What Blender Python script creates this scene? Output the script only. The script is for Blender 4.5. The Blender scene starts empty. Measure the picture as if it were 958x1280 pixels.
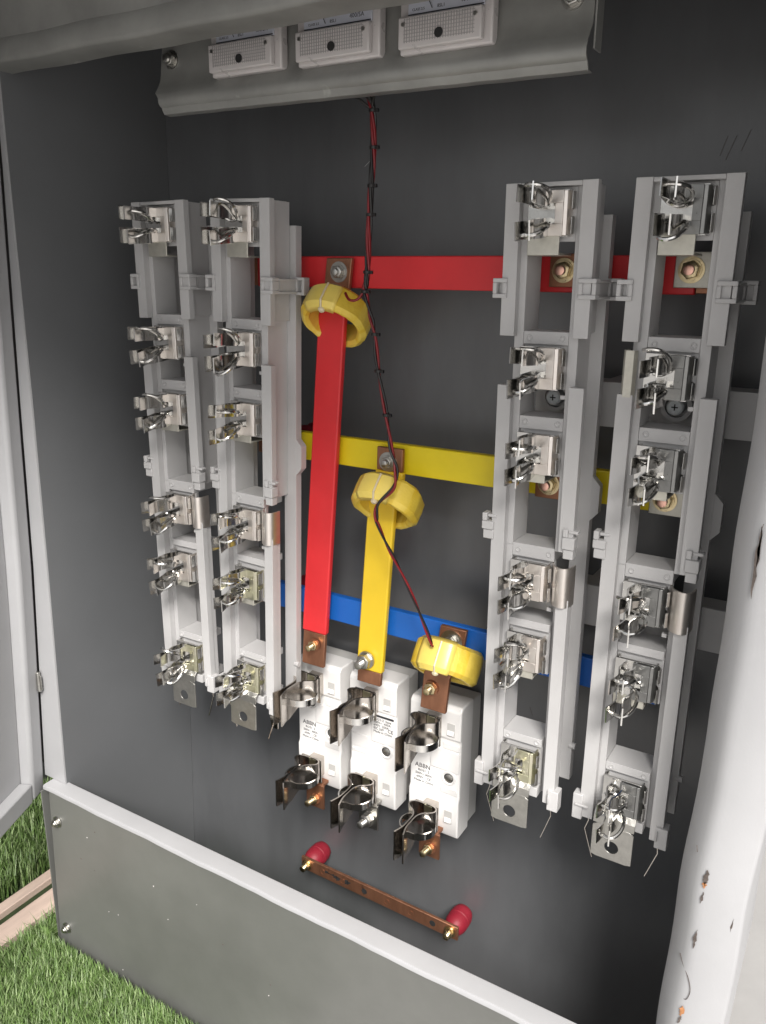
import bpy, bmesh, math, random
from mathutils import Matrix, Vector
random.seed(7)
S = bpy.context.scene
COL = S.collection
R = math.radians

# ------------------------------------------------------------------ camera
cam_data = bpy.data.cameras.new('camera')
cam = bpy.data.objects.new('camera', cam_data); COL.objects.link(cam)
cam_data.sensor_fit = 'HORIZONTAL'; cam_data.sensor_width = 36.0
cam_data.lens = 36.0 * 1021.8 / 958.0
cam_data.clip_start = 0.01; cam_data.clip_end = 500
mw = Matrix(((0.85552, -0.15253, 0.49479), (0.51767, 0.23357, -0.82308), (0.00998, 0.96030, 0.27879))).to_4x4()
mw.translation = (0.47678, -0.7870, -0.00223)
cam.matrix_world = mw
S.camera = cam

# ------------------------------------------------------------------ light
SUN_EL, SUN_AZ = 44.0, 144.0        # azimuth measured clockwise from +Y
W = bpy.data.worlds.new('World'); S.world = W; W.use_nodes = True
nt = W.node_tree; nt.nodes.clear()
sky = nt.nodes.new('ShaderNodeTexSky'); sky.sky_type = 'NISHITA'; sky.sun_disc = False
sky.sun_elevation = R(SUN_EL); sky.sun_rotation = R(SUN_AZ); sky.dust_density = 3.0
hs = nt.nodes.new('ShaderNodeHueSaturation'); hs.inputs['Saturation'].default_value = 0.16
bg = nt.nodes.new('ShaderNodeBackground'); bg.inputs['Strength'].default_value = 0.072
wo = nt.nodes.new('ShaderNodeOutputWorld')
nt.links.new(sky.outputs[0], hs.inputs['Color']); nt.links.new(hs.outputs[0], bg.inputs['Color']); nt.links.new(bg.outputs[0], wo.inputs['Surface'])
sd = bpy.data.lights.new('sun', 'SUN'); sd.energy = 3.4; sd.angle = R(20); sd.color = (1.0, 0.965, 0.92)
sun = bpy.data.objects.new('sun', sd); COL.objects.link(sun)
el, az = R(SUN_EL), R(SUN_AZ)
to_sun = Vector((math.sin(az) * math.cos(el), math.cos(az) * math.cos(el), math.sin(el)))
sun.rotation_euler = to_sun.to_track_quat('Z', 'Y').to_euler(); sun.location = to_sun * 5
S.view_settings.view_transform = 'Standard'; S.view_settings.look = 'None'
S.view_settings.gamma = 1.0; S.view_settings.exposure = 0.68
S.view_settings.use_curve_mapping = False

# ------------------------------------------------------------------ materials
def mat(name, col, rough=0.5, metal=0.0, var=0.06, vscale=30, bump=0.0, bscale=200, rvar=0.1, spec=0.5, coat=0.0, coatr=0.12,
        stretch=(1, 1, 1), col2=None, trans=0.0, blot=None):
    m = bpy.data.materials.new(name); m.use_nodes = True
    n = m.node_tree; b = n.nodes['Principled BSDF']
    b.inputs['Metallic'].default_value = metal
    b.inputs['Specular IOR Level'].default_value = spec
    b.inputs['Coat Weight'].default_value = coat; b.inputs['Coat Roughness'].default_value = coatr
    b.inputs['Transmission Weight'].default_value = trans
    tc = n.nodes.new('ShaderNodeTexCoord'); mp = n.nodes.new('ShaderNodeMapping')
    mp.inputs['Scale'].default_value = stretch
    n.links.new(tc.outputs['Object'], mp.inputs['Vector'])
    nz = n.nodes.new('ShaderNodeTexNoise'); nz.inputs['Scale'].default_value = vscale; nz.inputs['Detail'].default_value = 6
    nz.inputs['Roughness'].default_value = 0.65
    n.links.new(mp.outputs[0], nz.inputs['Vector'])
    rp = n.nodes.new('ShaderNodeValToRGB')
    c2 = col2 or tuple(min(1, c * (1 + var)) for c in col)
    c1 = tuple(c * (1 - var) for c in col)
    rp.color_ramp.elements[0].position = 0.3; rp.color_ramp.elements[1].position = 0.7
    rp.color_ramp.elements[0].color = (*c1, 1); rp.color_ramp.elements[1].color = (*c2, 1)
    n.links.new(nz.outputs['Fac'], rp.inputs['Fac'])
    out = rp.outputs['Color']
    if blot:      # small dark scuffs / stains: (colour, scale, threshold)
        bz = n.nodes.new('ShaderNodeTexNoise'); bz.inputs['Scale'].default_value = blot[1]; bz.inputs['Detail'].default_value = 8
        n.links.new(mp.outputs[0], bz.inputs['Vector'])
        br = n.nodes.new('ShaderNodeValToRGB'); br.color_ramp.elements[0].position = blot[2]; br.color_ramp.elements[1].position = blot[2] + 0.05
        n.links.new(bz.outputs['Fac'], br.inputs['Fac'])
        mx = n.nodes.new('ShaderNodeMix'); mx.data_type = 'RGBA'
        n.links.new(br.outputs['Color'], mx.inputs['Factor']); n.links.new(out, mx.inputs['A']); mx.inputs['B'].default_value = (*blot[0], 1)
        out = mx.outputs['Result']
    n.links.new(out, b.inputs['Base Color'])
    mr = n.nodes.new('ShaderNodeMapRange'); mr.inputs['To Min'].default_value = max(0.02, rough - rvar); mr.inputs['To Max'].default_value = min(1, rough + rvar)
    n.links.new(nz.outputs['Fac'], mr.inputs['Value']); n.links.new(mr.outputs[0], b.inputs['Roughness'])
    if bump:
        n2 = n.nodes.new('ShaderNodeTexNoise'); n2.inputs['Scale'].default_value = bscale; n2.inputs['Detail'].default_value = 4
        n.links.new(mp.outputs[0], n2.inputs['Vector'])
        bp = n.nodes.new('ShaderNodeBump'); bp.inputs['Strength'].default_value = bump; bp.inputs['Distance'].default_value = 0.002
        n.links.new(n2.outputs['Fac'], bp.inputs['Height']); n.links.new(bp.outputs[0], b.inputs['Normal'])
    return m

M = {}
M['paint'] = mat('cabinet_paint', (0.50, 0.505, 0.50), 0.42, var=0.05, vscale=6, bump=0.06, bscale=600, blot=((0.32, 0.32, 0.31), 26, 0.70))
M['wallpaint'] = mat('inner_wall_paint', (0.150, 0.155, 0.162), 0.40, spec=0.7, coat=0.6, coatr=0.30, var=0.06, vscale=5, bump=0.05, bscale=500)
M['jambpaint'] = mat('jamb_paint', (0.42, 0.42, 0.43), 0.4, var=0.05, vscale=9, bump=0.05, bscale=500)
M['backpaint'] = mat('mounting_plate_paint', (0.112, 0.116, 0.122), 0.40, spec=0.7, coat=0.6, coatr=0.27, var=0.2, vscale=5, stretch=(1.6, 1, 0.5), bump=0.05, bscale=500, rvar=0.08)
M['galv'] = mat('galvanised_sheet', (0.175, 0.177, 0.166), 0.42, metal=0.25, var=0.16, vscale=5, bump=0.05, bscale=90, blot=((0.42, 0.42, 0.38), 40, 0.76))
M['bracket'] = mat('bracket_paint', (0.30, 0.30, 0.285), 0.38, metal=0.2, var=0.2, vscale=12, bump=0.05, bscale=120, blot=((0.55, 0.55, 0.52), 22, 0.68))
M['rail'] = mat('grey_moulded_plastic', (0.53, 0.522, 0.52), 0.5, var=0.07, vscale=9, bump=0.08, bscale=700)
M['chrome'] = mat('bright_plated_steel', (0.66, 0.65, 0.63), 0.16, metal=1, var=0.12, vscale=60, bump=0.12, bscale=60, rvar=0.07)
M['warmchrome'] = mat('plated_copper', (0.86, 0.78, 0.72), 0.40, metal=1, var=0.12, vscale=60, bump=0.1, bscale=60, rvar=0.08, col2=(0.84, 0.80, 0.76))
M['yellowchrome'] = mat('yellow_passivated_plate', (0.70, 0.70, 0.46), 0.36, metal=1, var=0.12, vscale=60, bump=0.1, bscale=60, col2=(0.74, 0.70, 0.58))
M['darkchrome'] = mat('nickel_plated_spring', (0.54, 0.50, 0.46), 0.20, metal=1, var=0.15, vscale=40, bump=0.1, bscale=50)
M['darkreflection'] = mat('steel_with_dark_reflection', (0.26, 0.26, 0.255), 0.30, metal=0.8, var=0.2, vscale=50, bump=0.1, bscale=60)  # dark base colour stands in for a dark reflection in the plates
M['screwzinc'] = mat('bright_zinc_screw', (0.74, 0.78, 0.80), 0.35, metal=0.0, var=0.12, vscale=200, bump=0.1, bscale=300)
M['zinc'] = mat('zinc_plated_steel', (0.50, 0.49, 0.46), 0.36, metal=1, var=0.15, vscale=90, bump=0.15, bscale=200)
M['lug'] = mat('tinned_copper_lug', (0.62, 0.60, 0.53), 0.45, metal=0.7, var=0.12, vscale=90, bump=0.1, bscale=300)
M['brass'] = mat('yellow_zinc_nut', (0.68, 0.56, 0.34), 0.3, metal=1, var=0.2, vscale=120, bump=0.1, bscale=300)
M['copper'] = mat('bare_copper', (0.36, 0.17, 0.10), 0.42, metal=0.75, var=0.25, vscale=60, bump=0.15, bscale=120, stretch=(1, 1, 0.3), blot=((0.10, 0.06, 0.045), 50, 0.66))
M['copperreflection'] = mat('copper_reflection_tint', (0.85, 0.50, 0.40), 0.3, metal=1, var=0.1)  # pink tone painted in for copper reflected in the nut centres
M['red'] = mat('red_heat_shrink', (0.72, 0.030, 0.036), 0.45, var=0.08, vscale=14, bump=0.25, bscale=28, rvar=0.16, coat=0.1)
M['yellow'] = mat('yellow_heat_shrink', (0.82, 0.56, 0.028), 0.45, var=0.07, vscale=14, bump=0.25, bscale=28, rvar=0.16, coat=0.1)
M['yellowbar'] = mat('lemon_heat_shrink', (0.84, 0.66, 0.012), 0.45, var=0.07, vscale=14, bump=0.25, bscale=28, rvar=0.16, coat=0.1)
M['blue'] = mat('blue_heat_shrink', (0.010, 0.125, 0.50), 0.42, var=0.08, vscale=8, bump=0.12, bscale=40, coat=0.1)
M['tape'] = mat('yellow_winding_tape', (0.80, 0.50, 0.020), 0.45, var=0.14, vscale=40, bump=1.0, bscale=55, col2=(0.86, 0.64, 0.08), coat=0.15)
M['tapemid'] = mat('overlapped_winding_tape', (0.85, 0.62, 0.06), 0.40, var=0.12, vscale=30, bump=1.0, bscale=50, col2=(0.88, 0.66, 0.12), coat=0.15)
M['tapelight'] = mat('pale_yellow_tape', (0.88, 0.68, 0.15), 0.38, var=0.08, vscale=40, bump=0.3, bscale=60, coat=0.15)
M['clearties'] = mat('translucent_nylon', (0.85, 0.74, 0.52), 0.35, var=0.06, vscale=90, trans=0.2)
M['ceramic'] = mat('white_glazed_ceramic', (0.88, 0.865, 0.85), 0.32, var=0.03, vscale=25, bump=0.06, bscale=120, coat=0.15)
M['blackins'] = mat('black_wire_insulation', (0.012, 0.010, 0.010), 0.35, var=0.2)
M['redins'] = mat('dark_red_wire_insulation', (0.20, 0.006, 0.010), 0.35, var=0.2)
M['hole'] = mat('dark_recess', (0.02, 0.02, 0.02), 0.8, var=0.2)
M['insul'] = mat('red_insulator_resin', (0.25, 0.010, 0.024), 0.55, var=0.12, vscale=50, bump=0.1, bscale=300)
M['clear'] = mat('frosted_clear_plastic', (0.74, 0.70, 0.69), 0.3, var=0.04, vscale=60, trans=0.15)
M['grid'] = mat('moulded_grid', (0.42, 0.40, 0.40), 0.4, var=0.05)
M['dial'] = mat('white_dial_card', (0.62, 0.64, 0.72), 0.5, var=0.02)
M['ink'] = mat('black_print', (0.03, 0.03, 0.035), 0.6, var=0.1)
M['wood'] = mat('pale_planed_timber', (0.72, 0.56, 0.47), 0.6, var=0.12, vscale=12, stretch=(8, 1, 8), bump=0.2, bscale=60)
M['floor'] = mat('pale_hall_floor', (0.42, 0.41, 0.40), 0.45, var=0.06, vscale=10, bump=0.2, bscale=50, blot=((0.5, 0.45, 0.43), 30, 0.66))
M['turfbase'] = mat('turf_backing', (0.035, 0.055, 0.02), 0.9, var=0.3, vscale=60)
M['grass'] = mat('artificial_grass', (0.095, 0.175, 0.045), 0.5, var=0.3, vscale=90, col2=(0.20, 0.32, 0.09))
M['grasspale'] = mat('pale_artificial_grass', (0.27, 0.36, 0.16), 0.5, var=0.25, vscale=90)
M['shadewall'] = mat('shade_wall', (0.035, 0.036, 0.038), 0.8, var=0.2, vscale=3)
M['scratch'] = mat('bare_metal_scuff', (0.10, 0.08, 0.07), 0.6, var=0.5, vscale=200)
M['rust'] = mat('rust_spot', (0.42, 0.19, 0.08), 0.8, var=0.4, vscale=200)
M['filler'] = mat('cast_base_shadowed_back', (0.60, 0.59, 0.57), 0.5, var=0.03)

# ------------------------------------------------------------------ mesh helper
class MB:
    def __init__(s): s.v = []; s.f = []; s.mi = []; s.cur = 0
    def add(s, vs, fs, T=None):
        b = len(s.v)
        for p in vs:
            p = Vector(p)
            if T is not None: p = T @ p
            s.v.append(tuple(p))
        for f in fs: s.f.append(tuple(b + i for i in f)); s.mi.append(s.cur)
        return s
    def box(s, x0, x1, y0, y1, z0, z1, T=None):
        x0, x1 = sorted((x0, x1)); y0, y1 = sorted((y0, y1)); z0, z1 = sorted((z0, z1))
        vs = [(x0, y0, z0), (x1, y0, z0), (x1, y1, z0), (x0, y1, z0), (x0, y0, z1), (x1, y0, z1), (x1, y1, z1), (x0, y1, z1)]
        return s.add(vs, [(0, 3, 2, 1), (4, 5, 6, 7), (0, 1, 5, 4), (1, 2, 6, 5), (2, 3, 7, 6), (3, 0, 4, 7)], T)
    def lathe(s, prof, n=20, T=None, closed=False):
        """prof = list of (radius, height) about local +Z"""
        vs = []; fs = []
        for r, h in prof:
            for i in range(n):
                a = 2 * math.pi * i / n; vs.append((r * math.cos(a), r * math.sin(a), h))
        m = len(prof)
        for j in range(m - 1 + (1 if closed else 0)):
            k = (j + 1) % m
            for i in range(n):
                i2 = (i + 1) % n
                fs.append((j * n + i, j * n + i2, k * n + i2, k * n + i))
        if not closed:
            fs.append(tuple(reversed(range(n)))); fs.append(tuple((m - 1) * n + i for i in range(n)))
        return s.add(vs, fs, T)
    def tube(s, pts, r, n=8, closed=False, T=None, radii=None):
        pts = [Vector(p) for p in pts]; N = len(pts); vs = []; fs = []
        up = None
        for i in range(N):
            a = pts[i - 1] if (i > 0 or closed) else pts[i]; b = pts[(i + 1) % N] if (i < N - 1 or closed) else pts[i]
            t = (b - a).normalized()
            if up is None:
                up = t.orthogonal().normalized()
            up = (up - t * up.dot(t)); up = up.normalized() if up.length > 1e-6 else t.orthogonal().normalized()
            w = t.cross(up); rr = radii[i] if radii else r
            for k in range(n):
                an = 2 * math.pi * k / n; vs.append(pts[i] + (up * math.cos(an) + w * math.sin(an)) * rr)
        for i in range(N if closed else N - 1):
            j = (i + 1) % N
            for k in range(n):
                k2 = (k + 1) % n; fs.append((i * n + k, i * n + k2, j * n + k2, j * n + k))
        if not closed:
            fs.append(tuple(reversed(range(n)))); fs.append(tuple((N - 1) * n + k for k in range(n)))
        return s.add(vs, fs, T)
    def ribbon(s, prof, z0, z1, th, T=None):
        """sheet metal: open xy profile with thickness, extruded along z"""
        P = [Vector((p[0], p[1])) for p in prof]; N = len(P); L = []; Rr = []
        for i in range(N):
            a = P[max(i - 1, 0)]; b = P[min(i + 1, N - 1)]; t = (b - a).normalized(); nrm = Vector((-t.y, t.x)) * th / 2
            L.append(P[i] + nrm); Rr.append(P[i] - nrm)
        out = L + Rr[::-1]; m = len(out)
        vs = [(p.x, p.y, z0) for p in out] + [(p.x, p.y, z1) for p in out]
        fs = [(i, (i + 1) % m, m + (i + 1) % m, m + i) for i in range(m)]
        for i in range(N - 1):
            a, b, c, d = i, i + 1, m - 2 - i, m - 1 - i
            fs.append((d, c, b, a)); fs.append((m + a, m + b, m + c, m + d))
        return s.add(vs, fs, T)
    def build(s, name, material, parent=None, bevel=0, smooth=False, loc=None, rot=None, seg=2, sub=0):
        me = bpy.data.meshes.new(name); me.from_pydata(s.v, [], s.f)
        ms = material if isinstance(material, (list, tuple)) else [material]
        for m in ms: me.materials.append(M[m] if isinstance(m, str) else m)
        for p, i in zip(me.polygons, s.mi): p.material_index = i
        bm = bmesh.new(); bm.from_mesh(me); bmesh.ops.recalc_face_normals(bm, faces=bm.faces)
        bm.to_mesh(me); bm.free()
        if smooth or bevel:
            me.polygons.foreach_set('use_smooth', [True] * len(me.polygons)); me.set_sharp_from_angle(angle=R(38))
        o = bpy.data.objects.new(name, me); COL.objects.link(o)
        if parent is not None: o.parent = parent
        if loc is not None: o.location = loc
        if rot is not None: o.rotation_euler = rot
        if sub:
            md = o.modifiers.new('sub', 'SUBSURF'); md.levels = sub; md.render_levels = sub
        if bevel:
            md = o.modifiers.new('bevel', 'BEVEL'); md.width = bevel; md.segments = seg; md.limit_method = 'ANGLE'; md.angle_limit = R(38)
        return o

def tag(o, label=None, cat=None, group=None, kind=None):
    if label: o['label'] = label
    if cat: o['category'] = cat
    if group: o['group'] = group
    if kind: o['kind'] = kind
    return o
def empty(name, loc=(0, 0, 0), rot=(0, 0, 0), **k):
    o = bpy.data.objects.new(name, None); o.empty_display_size = 0.02; COL.objects.link(o)
    o.location = loc; o.rotation_euler = rot; tag(o, **k); return o
def copy_tree(o, parent=None):
    c = o.copy(); COL.objects.link(c); c.parent = parent
    for ch in list(o.children): copy_tree(ch, c)
    return c
def spline(pts, sub=6):
    P = [Vector(p) for p in pts]; out = []
    for i in range(len(P) - 1):
        p0 = P[max(i - 1, 0)]; p1 = P[i]; p2 = P[i + 1]; p3 = P[min(i + 2, len(P) - 1)]
        for k in range(sub):
            t = k / sub
            out.append(0.5 * ((2 * p1) + (-p0 + p2) * t + (2 * p0 - 5 * p1 + 4 * p2 - p3) * t * t + (-p0 + 3 * p1 - 3 * p2 + p3) * t ** 3))
    out.append(P[-1]); return out
TY = Matrix.Rotation(R(90), 4, 'X')        # local +Z -> world -Y (towards the viewer)
def Tr(x, y, z): return Matrix.Translation((x, y, z))
def text_mesh(name, lines, size, material, parent, loc, spacing=1.25, align='LEFT', rotz=0, thick=0.00012, sx=1.0):
    cu = bpy.data.curves.new(name, 'FONT'); cu.body = '\n'.join(lines); cu.size = size; cu.space_line = spacing; cu.align_x = align
    cu.extrude = thick; cu.resolution_u = 2
    t = bpy.data.objects.new(name, cu); COL.objects.link(t)
    bpy.context.view_layer.update()
    me = bpy.data.meshes.new_from_object(t.evaluated_get(bpy.context.evaluated_depsgraph_get()))
    bpy.data.objects.remove(t); me.materials.clear(); me.materials.append(M[material])
    o = bpy.data.objects.new(name, me); COL.objects.link(o); o.parent = parent
    o.location = loc; o.rotation_euler = (R(90), rotz, 0); o.scale = (sx, 1, 1)
    return o
def bolt(parent, loc, name='bolt', r_washer=0.008, r_nut=0.0058, stud_r=0.003, stud=0.008, mats=('zinc', 'zinc', 'zinc'), spring=True, nut_h=0.005, spin=0.3, pitch=0.0):
    """washer + hex nut + stud, axis towards -Y; nut is the part, washer and stud its sub-parts"""
    T = TY
    m = MB(); z0 = 0.0012
    h = [(r_nut * 0.94, z0), (r_nut, z0 + 0.0005), (r_nut, z0 + nut_h - 0.0006), (r_nut * 0.86, z0 + nut_h)]
    m.lathe(h, 6, T @ Matrix.Rotation(spin, 4, 'Z'))
    b = m.build(name, mats[1], parent, bevel=0.0003, loc=loc, rot=(pitch, 0, 0))
    w = MB(); w.lathe([(r_washer, 0), (r_washer, 0.0010), (r_washer * 0.55, 0.0011)], 24, T)
    if spring: w.lathe([(r_nut * 1.12, 0.0011), (r_nut * 1.12, 0.0024), (r_nut * 0.8, 0.0024)], 20, T)
    w.build('washer', mats[0], b, smooth=True)
    s_ = MB(); prof = []
    k = 0; zz = z0 + nut_h - 0.001
    while zz < z0 + nut_h + stud - 0.001:
        prof.append((stud_r if k % 2 else stud_r * 0.9, zz)); zz += 0.0005; k += 1
    prof.append((stud_r * 0.7, zz)); s_.lathe(prof, 14, T); s_.build('stud', mats[2], b, smooth=True)
    return b

# ------------------------------------------------------------------ setting
g = MB(); g.box(-60, 60, -60, 60, -1.0, -0.888); tag(g.build('floor', 'floor'), 'pale speckled hall floor under the cabinet', kind='structure')
g = MB(); g.box(-4, -0.02, -0.70, 2.5, -0.886, -0.882); tag(g.build('turf_mat', 'turfbase'), 'backing sheet of the artificial turf', kind='structure')
g = MB(); g.box(-5, 0.36, 0.42, 0.50, -0.885, 2.4); tag(g.build('back_shade_wall', 'shadewall'), 'dark wall added behind the cabinet to keep the door gap dark', 'wall')  # added backdrop, darkens what shows through the door gap
g = MB(); g.box(-0.74, -0.67, -0.95, 0.418, -0.885, 2.4); tag(g.build('side_shade_wall', 'shadewall'), 'dark wall added left of the cabinet to block side light', 'wall')  # added blocker, keeps light from the left off the turf
# grass blades
def grass():
    m = MB(); rnd = random.Random(3)
    def blades(n, x0, x1, y0, y1, hmin, hmax, w):
        for i in range(n):
            x = rnd.uniform(x0, x1); y = rnd.uniform(y0, y1)
            if x > -0.366 and y > -0.243: continue
            if -0.495 < x < -0.40 and y > -0.90: continue
            h = rnd.uniform(hmin, hmax); a = rnd.uniform(0, 6.28); lean = rnd.uniform(0.002, 0.022)
            d = Vector((math.cos(a), math.sin(a), 0)); sd_ = Vector((-d.y, d.x, 0)) * w * rnd.uniform(.6, 1.2)
            b0 = Vector((x, y, -0.882)); b1 = b0 + d * lean * .35 + Vector((0, 0, h * .6)); b2 = b0 + d * lean + Vector((0, 0, h))
            if x > -0.372 and b2.y > -0.245: b2.y = -0.245; b1.y = min(b1.y, -0.246)
            m.cur = 1 if rnd.random() < 0.3 else 0
            m.add([b0 - sd_, b0 + sd_, b1 + sd_ * .8, b1 - sd_ * .8, b2], [(0, 1, 2, 3), (3, 2, 4)])
    blades(66000, -0.60, 0.0, -0.55, -0.235, 0.014, 0.030, 0.0009)
    blades(22000, -0.67, -0.37, -0.24, 0.41, 0.02, 0.036, 0.0010)
    o = m.build('grass', ['grass', 'grasspale']); tag(o, 'green artificial grass in front of the cabinet plinth', 'grass', kind='stuff')
grass()

# ------------------------------------------------------------------ cabinet
ZT, ZB = 0.30, -0.88
cab = empty('distribution_cabinet', (0, 0, -0.88), label='open grey steel distribution cabinet with a leaf swung out at left', cat='cabinet')
def cabpart(m, name, material, **k):
    o = m.build(name, material, cab, **k); o.location = (0, 0, 0.88); return o
m = MB(); m.box(-0.345, 0.4212, 0.0, 0.004, -0.87, 0.32); cabpart(m, 'mounting_plate', 'backpaint')
for k, (x, z, l, a) in enumerate(((0.335, 0.105, 0.016, .3), (0.341, 0.103, 0.020, .35), (0.352, 0.108, 0.017, .35), (0.124, -0.215, 0.012, .2), (0.20, -0.47, 0.010, -.4), (-0.02, 0.11, 0.008, .9))):
    m = MB(); m.box(x - .0002, x + .0002, -0.0004, -0.0001, z - l / 2, z + l / 2, Tr(x, 0, z) @ Matrix.Rotation(a, 4, 'Y') @ Tr(-x, 0, -z)); cabpart(m, 'scratch_line', 'scratch' if k != 5 else 'paint')
# left wall: follows the slightly splayed jamb
LX = [(0.32, -0.3060), (0.0975, -0.3096), (-0.1375, -0.3125), (-0.3375, -0.3180), (-0.6212, -0.3284), (-0.87, -0.3375)]
LO = [(0.32, -0.3095), (0.1422, -0.3140), (-0.1392, -0.3315), (-0.3423, -0.3425), (-0.6362, -0.3690), (-0.87, -0.385)]
def interp(tab, z):
    for (za, xa), (zb, xb) in zip(tab, tab[1:]):
        if zb <= z <= za: return xa + (xb - xa) * (za - z) / (za - zb)
    return tab[-1][1]
m = MB(); zs = [0.30, 0.2, 0.0975, 0.0, -0.1375, -0.24, -0.3375, -0.48, -0.6212, -0.75, -0.87]
vs = []; fs = []
for z in zs:
    x = interp(LX, z); vs += [(x, -0.2205, z), (x, -0.0005, z), (x - 0.002, -0.0005, z), (x - 0.002, -0.2205, z)]
for i in range(len(zs) - 1):
    for k in range(4): a = i * 4 + k; b = i * 4 + (k + 1) % 4; fs.append((a, b, b + 4, a + 4))
m.add(vs, fs); cabpart(m, 'side_panel', 'wallpaint', smooth=True)
m = MB(); vs = []; fs = []; zj = [z for z in zs if z > -0.60] + [-0.627]
for z in zj:
    xi = interp(LX, z); xo = interp(LO, z)
    vs += [(xi, -0.2207, z), (xi, -0.2228, z), (xo, -0.2228, z), (xo, -0.195, z), (xo + 0.0015, -0.195, z), (xo + 0.0015, -0.2207, z)]
for i in range(len(zj) - 1):
    for k in range(6): a = i * 6 + k; b = i * 6 + (k + 1) % 6; fs.append((a, b, b + 6, a + 6))
m.add(vs, fs); cabpart(m, 'jamb', 'jambpaint', smooth=True)
# right wall and jamb (rounded rebate, then flat face)
RX = [(0.32, 0.4165), (-0.05, 0.4120), (-0.18, 0.4100), (-0.32, 0.4090), (-0.444, 0.4036), (-0.5816, 0.4005), (-0.87, 0.395)]
def rx(z, wob=True):
    x = interp(RX, z); return x + (0.0006 * math.sin(z * 47) if wob else 0)
m = MB(); m.box(0.4215, 0.4235, -0.2120, -0.0005, -0.87, 0.30); cabpart(m, 'side_panel', 'wallpaint')
m = MB(); vs = []; fs = []; N = 60
zr = [0.30 - i * (0.93 / N) for i in range(N + 1)]
for z in zr:
    x = rx(z)
    pr = [(x + 0.0016, -0.206), (x, -0.2075), (x - 0.0001, -0.2120), (x + 0.0010, -0.2160), (x + 0.0120, -0.2275), (x + 0.0155, -0.2300), (x + 0.0190, -0.2312), (x + 0.0225, -0.2316), (x + 0.0470, -0.2320), (x + 0.0490, -0.2305), (x + 0.0500, -0.228), (x + 0.050, -0.0), (x + 0.048, -0.0), (x + 0.048, -0.226), (x + 0.022, -0.226), (x + 0.006, -0.2140)]
    n_ = len(pr); vs += [(a, b, z) for a, b in pr]
for i in range(N):
    for k in range(n_): a = i * n_ + k; b = i * n_ + (k + 1) % n_; fs.append((a, b, b + n_, a + n_))
m.add(vs, fs); jr = cabpart(m, 'jamb', 'jambpaint', smooth=True); jr['label'] = 'scuffed bright right jamb'
# scuffs on the right jamb
def scuff(x, z, w, h, lean, material, seed):
    rnd = random.Random(seed); mm = MB(); n = 9; up = []; dn = []
    for i in range(n + 1):
        t = i / n; hw = w / 2 * math.sin(math.pi * min(max(t, .05), .95)) * rnd.uniform(.4, 1.2)
        zz = z + h * (t - .5); xc = x + lean * (t - .5) + rnd.uniform(-.15, .15) * w
        up.append((xc - hw, -0.2322, zz)); dn.append((xc + hw, -0.2322, zz))
    for i in range(n): mm.add([up[i], dn[i], dn[i + 1], up[i + 1]], [(0, 1, 2, 3)])
    b = MB(); b.v = mm.v; b.f = mm.f; b.mi = mm.mi
    o = b.build('scuff', material, jr); o.location = (0, 0, 0); return o
scuff(0.4268, -0.1800, 0.0030, 0.050, 0.0008, 'scratch', 1)
scuff(0.4272, -0.1680, 0.0022, 0.030, 0.0004, 'scratch', 21)
scuff(0.4238, -0.4260, 0.0040, 0.014, 0.0008, 'scratch', 2)
scuff(0.4234, -0.4325, 0.0034, 0.006, 0.0, 'rust', 3)
scuff(0.4230, -0.4440, 0.0020, 0.011, 0.0010, 'scratch', 4)
scuff(0.4222, -0.4820, 0.0024, 0.018, 0.0012, 'scratch', 5)
scuff(0.4200, -0.5520, 0.0050, 0.010, 0.001, 'rust', 6)
scuff(0.4194, -0.5610, 0.0034, 0.008, 0.001, 'scratch', 7)
scuff(0.4455, -0.4580, 0.0013, 0.012, 0.001, 'scratch', 8)
for pts in ([(0.4125, -0.505), (0.4160, -0.512), (0.4215, -0.520), (0.4240, -0.530), (0.4225, -0.5385), (0.4200, -0.541)], [(0.4140, -0.4050), (0.4150, -0.4100)]):
    m = MB(); m.tube(spline([(x, -0.2324 if x > .4225 else -0.2324 + (0.4225 - x) * .62, z) for x, z in pts], 5), 0.00028, 5); o = m.build('scratch_line', 'scratch', jr); o.location = (0, 0, 0)
# sill
m = MB()
prof = [(-0.2165, -0.634), (-0.2165, -0.6285), (-0.2178, -0.6275), (-0.2360, -0.6277), (-0.2376, -0.6282), (-0.2385, -0.6298), (-0.2386, -0.6335), (-0.2375, -0.6335), (-0.2373, -0.6298), (-0.2185, -0.6300), (-0.2185, -0.634)]
vs = []; fs = []; N = 40
for i in range(N + 1):
    x = -0.352 + (0.465 + 0.352) * i / N; w = 0.0005 * math.sin(i * 0.9) + 0.0003 * math.sin(i * 2.3)
    vs += [(x, y + (w if y < -0.23 else 0), z) for y, z in prof]
k_ = len(prof)
for i in range(N):
    for k in range(k_): a = i * k_ + k; b = i * k_ + (k + 1) % k_; fs.append((a, b, b + k_, a + k_))
m.add(vs, fs); cabpart(m, 'sill', 'jambpaint', smooth=True)
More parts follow.
